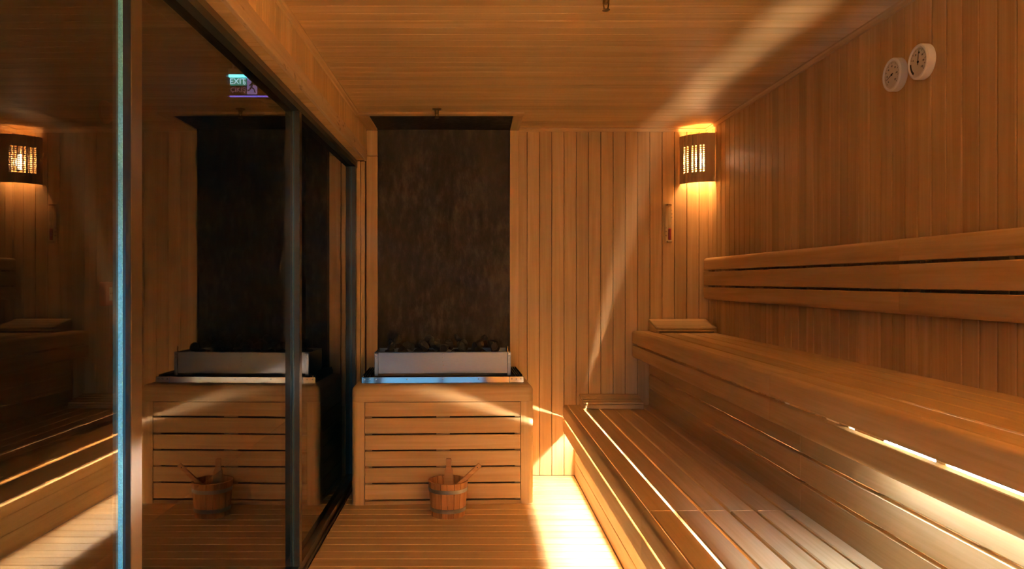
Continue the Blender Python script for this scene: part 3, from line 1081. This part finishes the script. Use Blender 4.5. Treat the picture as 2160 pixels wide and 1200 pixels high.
def gauge(name, label, yy, zz, nums, a_start, a_end, needle, black=None):
    g_ = tag(empty(name, (XR - 0.0003, yy, zz)), label, 'gauge', 'round gauges on the right wall')
    g_.rotation_euler = Matrix(((0, 0, -1), (-1, 0, 0), (0, 1, 0))).to_euler()
    R_ = 0.061
    bm = bmesh.new()
    lathe(bm, [(0, 0), (R_ - 0.002, 0), (R_, 0.003), (R_, 0.026), (R_ - 0.003, 0.030), (R_ - 0.008, 0.031), (R_ - 0.010, 0.026), (0, 0.026)], 48)
    finish(bm, 'case', 'white_plastic', g_)
    bm = bmesh.new()
    lathe(bm, [(0, 0.0262), (R_ - 0.0105, 0.0262), (R_ - 0.0105, 0.0266), (0, 0.0266)], 48)
    dl = finish(bm, 'dial', 'dial_white', g_)
    bm = bmesh.new()
    n = 40
    for i in range(n + 1):
        a = a_start + (a_end - a_start) * i / n
        r0 = 0.038 if i % 5 == 0 else 0.042
        wdt = 0.0009 if i % 5 == 0 else 0.0005
        c, s = math.cos(a), math.sin(a)
        q = [(r0, -wdt), (0.047, -wdt), (0.047, wdt), (r0, wdt)]
        vv = [bm.verts.new((u * c - v * s, u * s + v * c, 0.0268)) for u, v in q]
        bm.faces.new(vv)
    finish(bm, 'scale_marks', 'ink', dl)
    for i, t_ in enumerate(nums):
        a = a_start + (a_end - a_start) * i / (len(nums) - 1)
        text_mesh('numeral', t_, 0.0095, 'ink', dl, (0.031 * math.cos(a), 0.031 * math.sin(a), 0.0268), ext=0.0002)
    if black:
        bm = bmesh.new()
        a0, a1 = black
        for i in range(12):
            p = [a0 + (a1 - a0) * (i + t) / 12 for t in (0, 1)]
            vv = [bm.verts.new((r_ * math.cos(a), r_ * math.sin(a), 0.0272)) for a, r_ in ((p[0], 0.040), (p[0], 0.0485), (p[1], 0.0485), (p[1], 0.040))]
            bm.faces.new(vv)
        finish(bm, 'scale_band', 'ink', dl)
    bm = bmesh.new()
    c, s = math.cos(needle), math.sin(needle)
    q = [(-0.010, -0.0016), (0.038, -0.0004), (0.038, 0.0004), (-0.010, 0.0016)]
    lo_ = [bm.verts.new((u * c - v * s, u * s + v * c, 0.0276)) for u, v in q]
    hi_ = [bm.verts.new((u * c - v * s, u * s + v * c, 0.0284)) for u, v in q]
    bm.faces.new(hi_); bm.faces.new(lo_[::-1])
    for i in range(4):
        j = (i + 1) % 4
        bm.faces.new((lo_[i], lo_[j], hi_[j], hi_[i]))
    finish(bm, 'needle', 'ink', g_)
    bm = bmesh.new()
    lathe(bm, [(0, 0.0266), (0.004, 0.0266), (0.004, 0.0292), (0, 0.0296)], 14)
    finish(bm, 'hub', 'ink', g_)


gauge('thermometer', 'white round thermometer, lower left of the two wall gauges', 2.797, 2.056,
      ['0', '20', '40', '60', '80', '100', '120'], math.radians(225), math.radians(-45), math.radians(200))
gauge('hygrometer', 'white round hygrometer with black band, upper right of the wall gauges', 2.632, 2.056,
      ['0', '20', '40', '60', '80', '100'], math.radians(160), math.radians(-45), math.radians(84), (math.radians(235), math.radians(178)))

# ------------------------------------------------------------------ ceiling sprinklers


def sprinkler(label, x, y):
    s_ = tag(empty('sprinkler', (x, y, CEIL)), label, 'sprinkler', 'ceiling sprinklers')
    bm = bmesh.new()
    lathe(bm, [(0, 0), (0.028, 0), (0.026, -0.006), (0.016, -0.010), (0, -0.010)], 22)
    finish(bm, 'escutcheon', 'brass', s_)
    bm = bmesh.new()
    lathe(bm, [(0, -0.0102), (0.013, -0.0102), (0.012, -0.028), (0.008, -0.032), (0, -0.032)], 14)
    finish(bm, 'body', 'brass', s_)
    for sx in (-1, 1):
        bm = bmesh.new()
        tube(bm, (sx * 0.010, 0, -0.026), (sx * 0.006, 0, -0.052), 0.0025, 8)
        finish(bm, 'frame_arm', 'brass', s_)
    bm = bmesh.new()
    lathe(bm, [(0, -0.0522), (0.014, -0.0522), (0.014, -0.0545), (0, -0.0545)], 16)
    finish(bm, 'deflector', 'brass', s_)
    return s_


sprinkler('small brass ceiling sprinkler above the heater', -0.206, 4.48)
sprinkler('brass ceiling sprinkler at the top edge over the room', 0.478, 2.70)

# ------------------------------------------------------------------ things beyond the glass
ex = tag(empty('exit_sign', (-1.466, 5.0, 2.50)), 'glowing green and blue exit sign beyond the dark glass', 'sign')
# positions in the sign's own plane: x right, z up, facing the camera


def sx(px): return (px - 995) * 5.0 / 1600 + 1.466
def sz(py): return CAMZ + (593 - py) * 5.0 / 1600 - 2.50


box('acrylic_sheet', 'clear_glass', sx(484), sx(568), 0.0, 0.006, sz(201.5), sz(163.5), ex)
box('bottom_edge', 'exit_edge', sx(484.5), sx(567), -0.002, 0.008, sz(204.5), sz(201.8), ex)
hsg = box('housing', 'grey_plastic', sx(483), sx(569), -0.02, 0.026, sz(158.5), sz(146), ex, 0.003)
box('light_bar', 'exit_led', sx(484), sx(568), -0.018, 0.024, sz(163), sz(159), ex)
for xx in (492, 560):
    box('hanger', 'grey_plastic', sx(xx) - 0.005, sx(xx) + 0.005, -0.003, 0.007, sz(145.8), 0.2995, ex)
box('green_panel', 'exit_green', sx(486), sx(520.5), -0.004, -0.001, sz(180.5), sz(163.6), ex)
text_mesh('lettering', 'EXIT', 0.053, 'exit_letters', ex, (sx(502), -0.0055, sz(172.5)), (PI / 2, 0, 0), 0.001)
text_mesh('arrow', '›', 0.05, 'exit_letters', ex, (sx(517), -0.0055, sz(174.5)), (PI / 2, 0, 0), 0.001)
text_mesh('lettering', 'ÇIKIŞ', 0.042, 'exit_letters_dim', ex, (sx(503), -0.0055, sz(190)), (PI / 2, 0, 0), 0.001)
box('pictogram_panel', 'exit_pictogram', sx(521.5), sx(542.5), -0.004, -0.001, sz(199), sz(163.6), ex)
bm = bmesh.new()


def limb(p, q, wd):
    a, b = Vector((sx(p[0]), 0, sz(p[1]))), Vector((sx(q[0]), 0, sz(q[1])))
    dd = (b - a).normalized(); nn = Vector((-dd.z, 0, dd.x)) * wd
    vv = [bm.verts.new((v.x, yv, v.z)) for yv in (-0.0062, -0.0042) for v in (a - nn, b - nn, b + nn, a + nn)]
    bm.faces.new(vv[:4]); bm.faces.new(vv[4:][::-1])
    for i in range(4):
        j = (i + 1) % 4
        bm.faces.new((vv[i], vv[i + 4], vv[j + 4], vv[j]))


limb((533, 174), (530.5, 184), 0.007)
limb((532.5, 175.5), (526.5, 181), 0.0035)
limb((532.5, 175.5), (538.5, 180), 0.0035)
limb((531, 184), (526, 191), 0.0045)
limb((526, 191), (522.5, 191), 0.0035)
limb((531, 184), (536.5, 189), 0.0045)
limb((536.5, 189), (538.5, 195.5), 0.0035)
bmesh.ops.create_cone(bm, cap_ends=True, segments=14, radius1=0.0085, radius2=0.0085, depth=0.002,
                      matrix=Matrix.Translation((sx(535), -0.0052, sz(170))) @ Matrix.Rotation(PI / 2, 4, 'X'))
bmesh.ops.recalc_face_normals(bm, faces=bm.faces[:])
finish(bm, 'running_figure', 'ink', ex)

fc = tag(empty('fire_call_point', (-1.7498, 3.61, 1.235)), 'red fire alarm call point beyond the glass door', 'call point')
box('case', 'red_plastic', 0.0, 0.032, -0.05, 0.05, -0.057, 0.057, fc, 0.004)
box('front_plate', 'grey_plastic', 0.0322, 0.0345, -0.016, 0.020, -0.032, 0.032, fc, 0.001)
for yy in (-0.006, 0.010):
    bm = bmesh.new()
    lathe(bm, [(0, 0), (0.004, 0), (0.004, 0.001), (0, 0.001)], 10, Matrix.Rotation(PI / 2, 4, 'Y'))
    finish(bm, 'dot', 'ink', fc, (0.0346, yy, 0.002))
so = tag(empty('alarm_sounder', (-1.7498, 3.61, 2.10)), 'dark red round alarm sounder beyond the glass door', 'alarm')
bm = bmesh.new()
lathe(bm, [(0, 0), (0.055, 0), (0.055, 0.012), (0.045, 0.025), (0.042, 0.045), (0.030, 0.055), (0, 0.056)], 28, Matrix.Rotation(PI / 2, 4, 'Y'))
finish(bm, 'case', 'red_plastic', so)
bm = bmesh.new()
lathe(bm, [(0, 0.0562), (0.016, 0.0562), (0.014, 0.062), (0, 0.063)], 16, Matrix.Rotation(PI / 2, 4, 'Y'))
finish(bm, 'horn', 'ink', so)
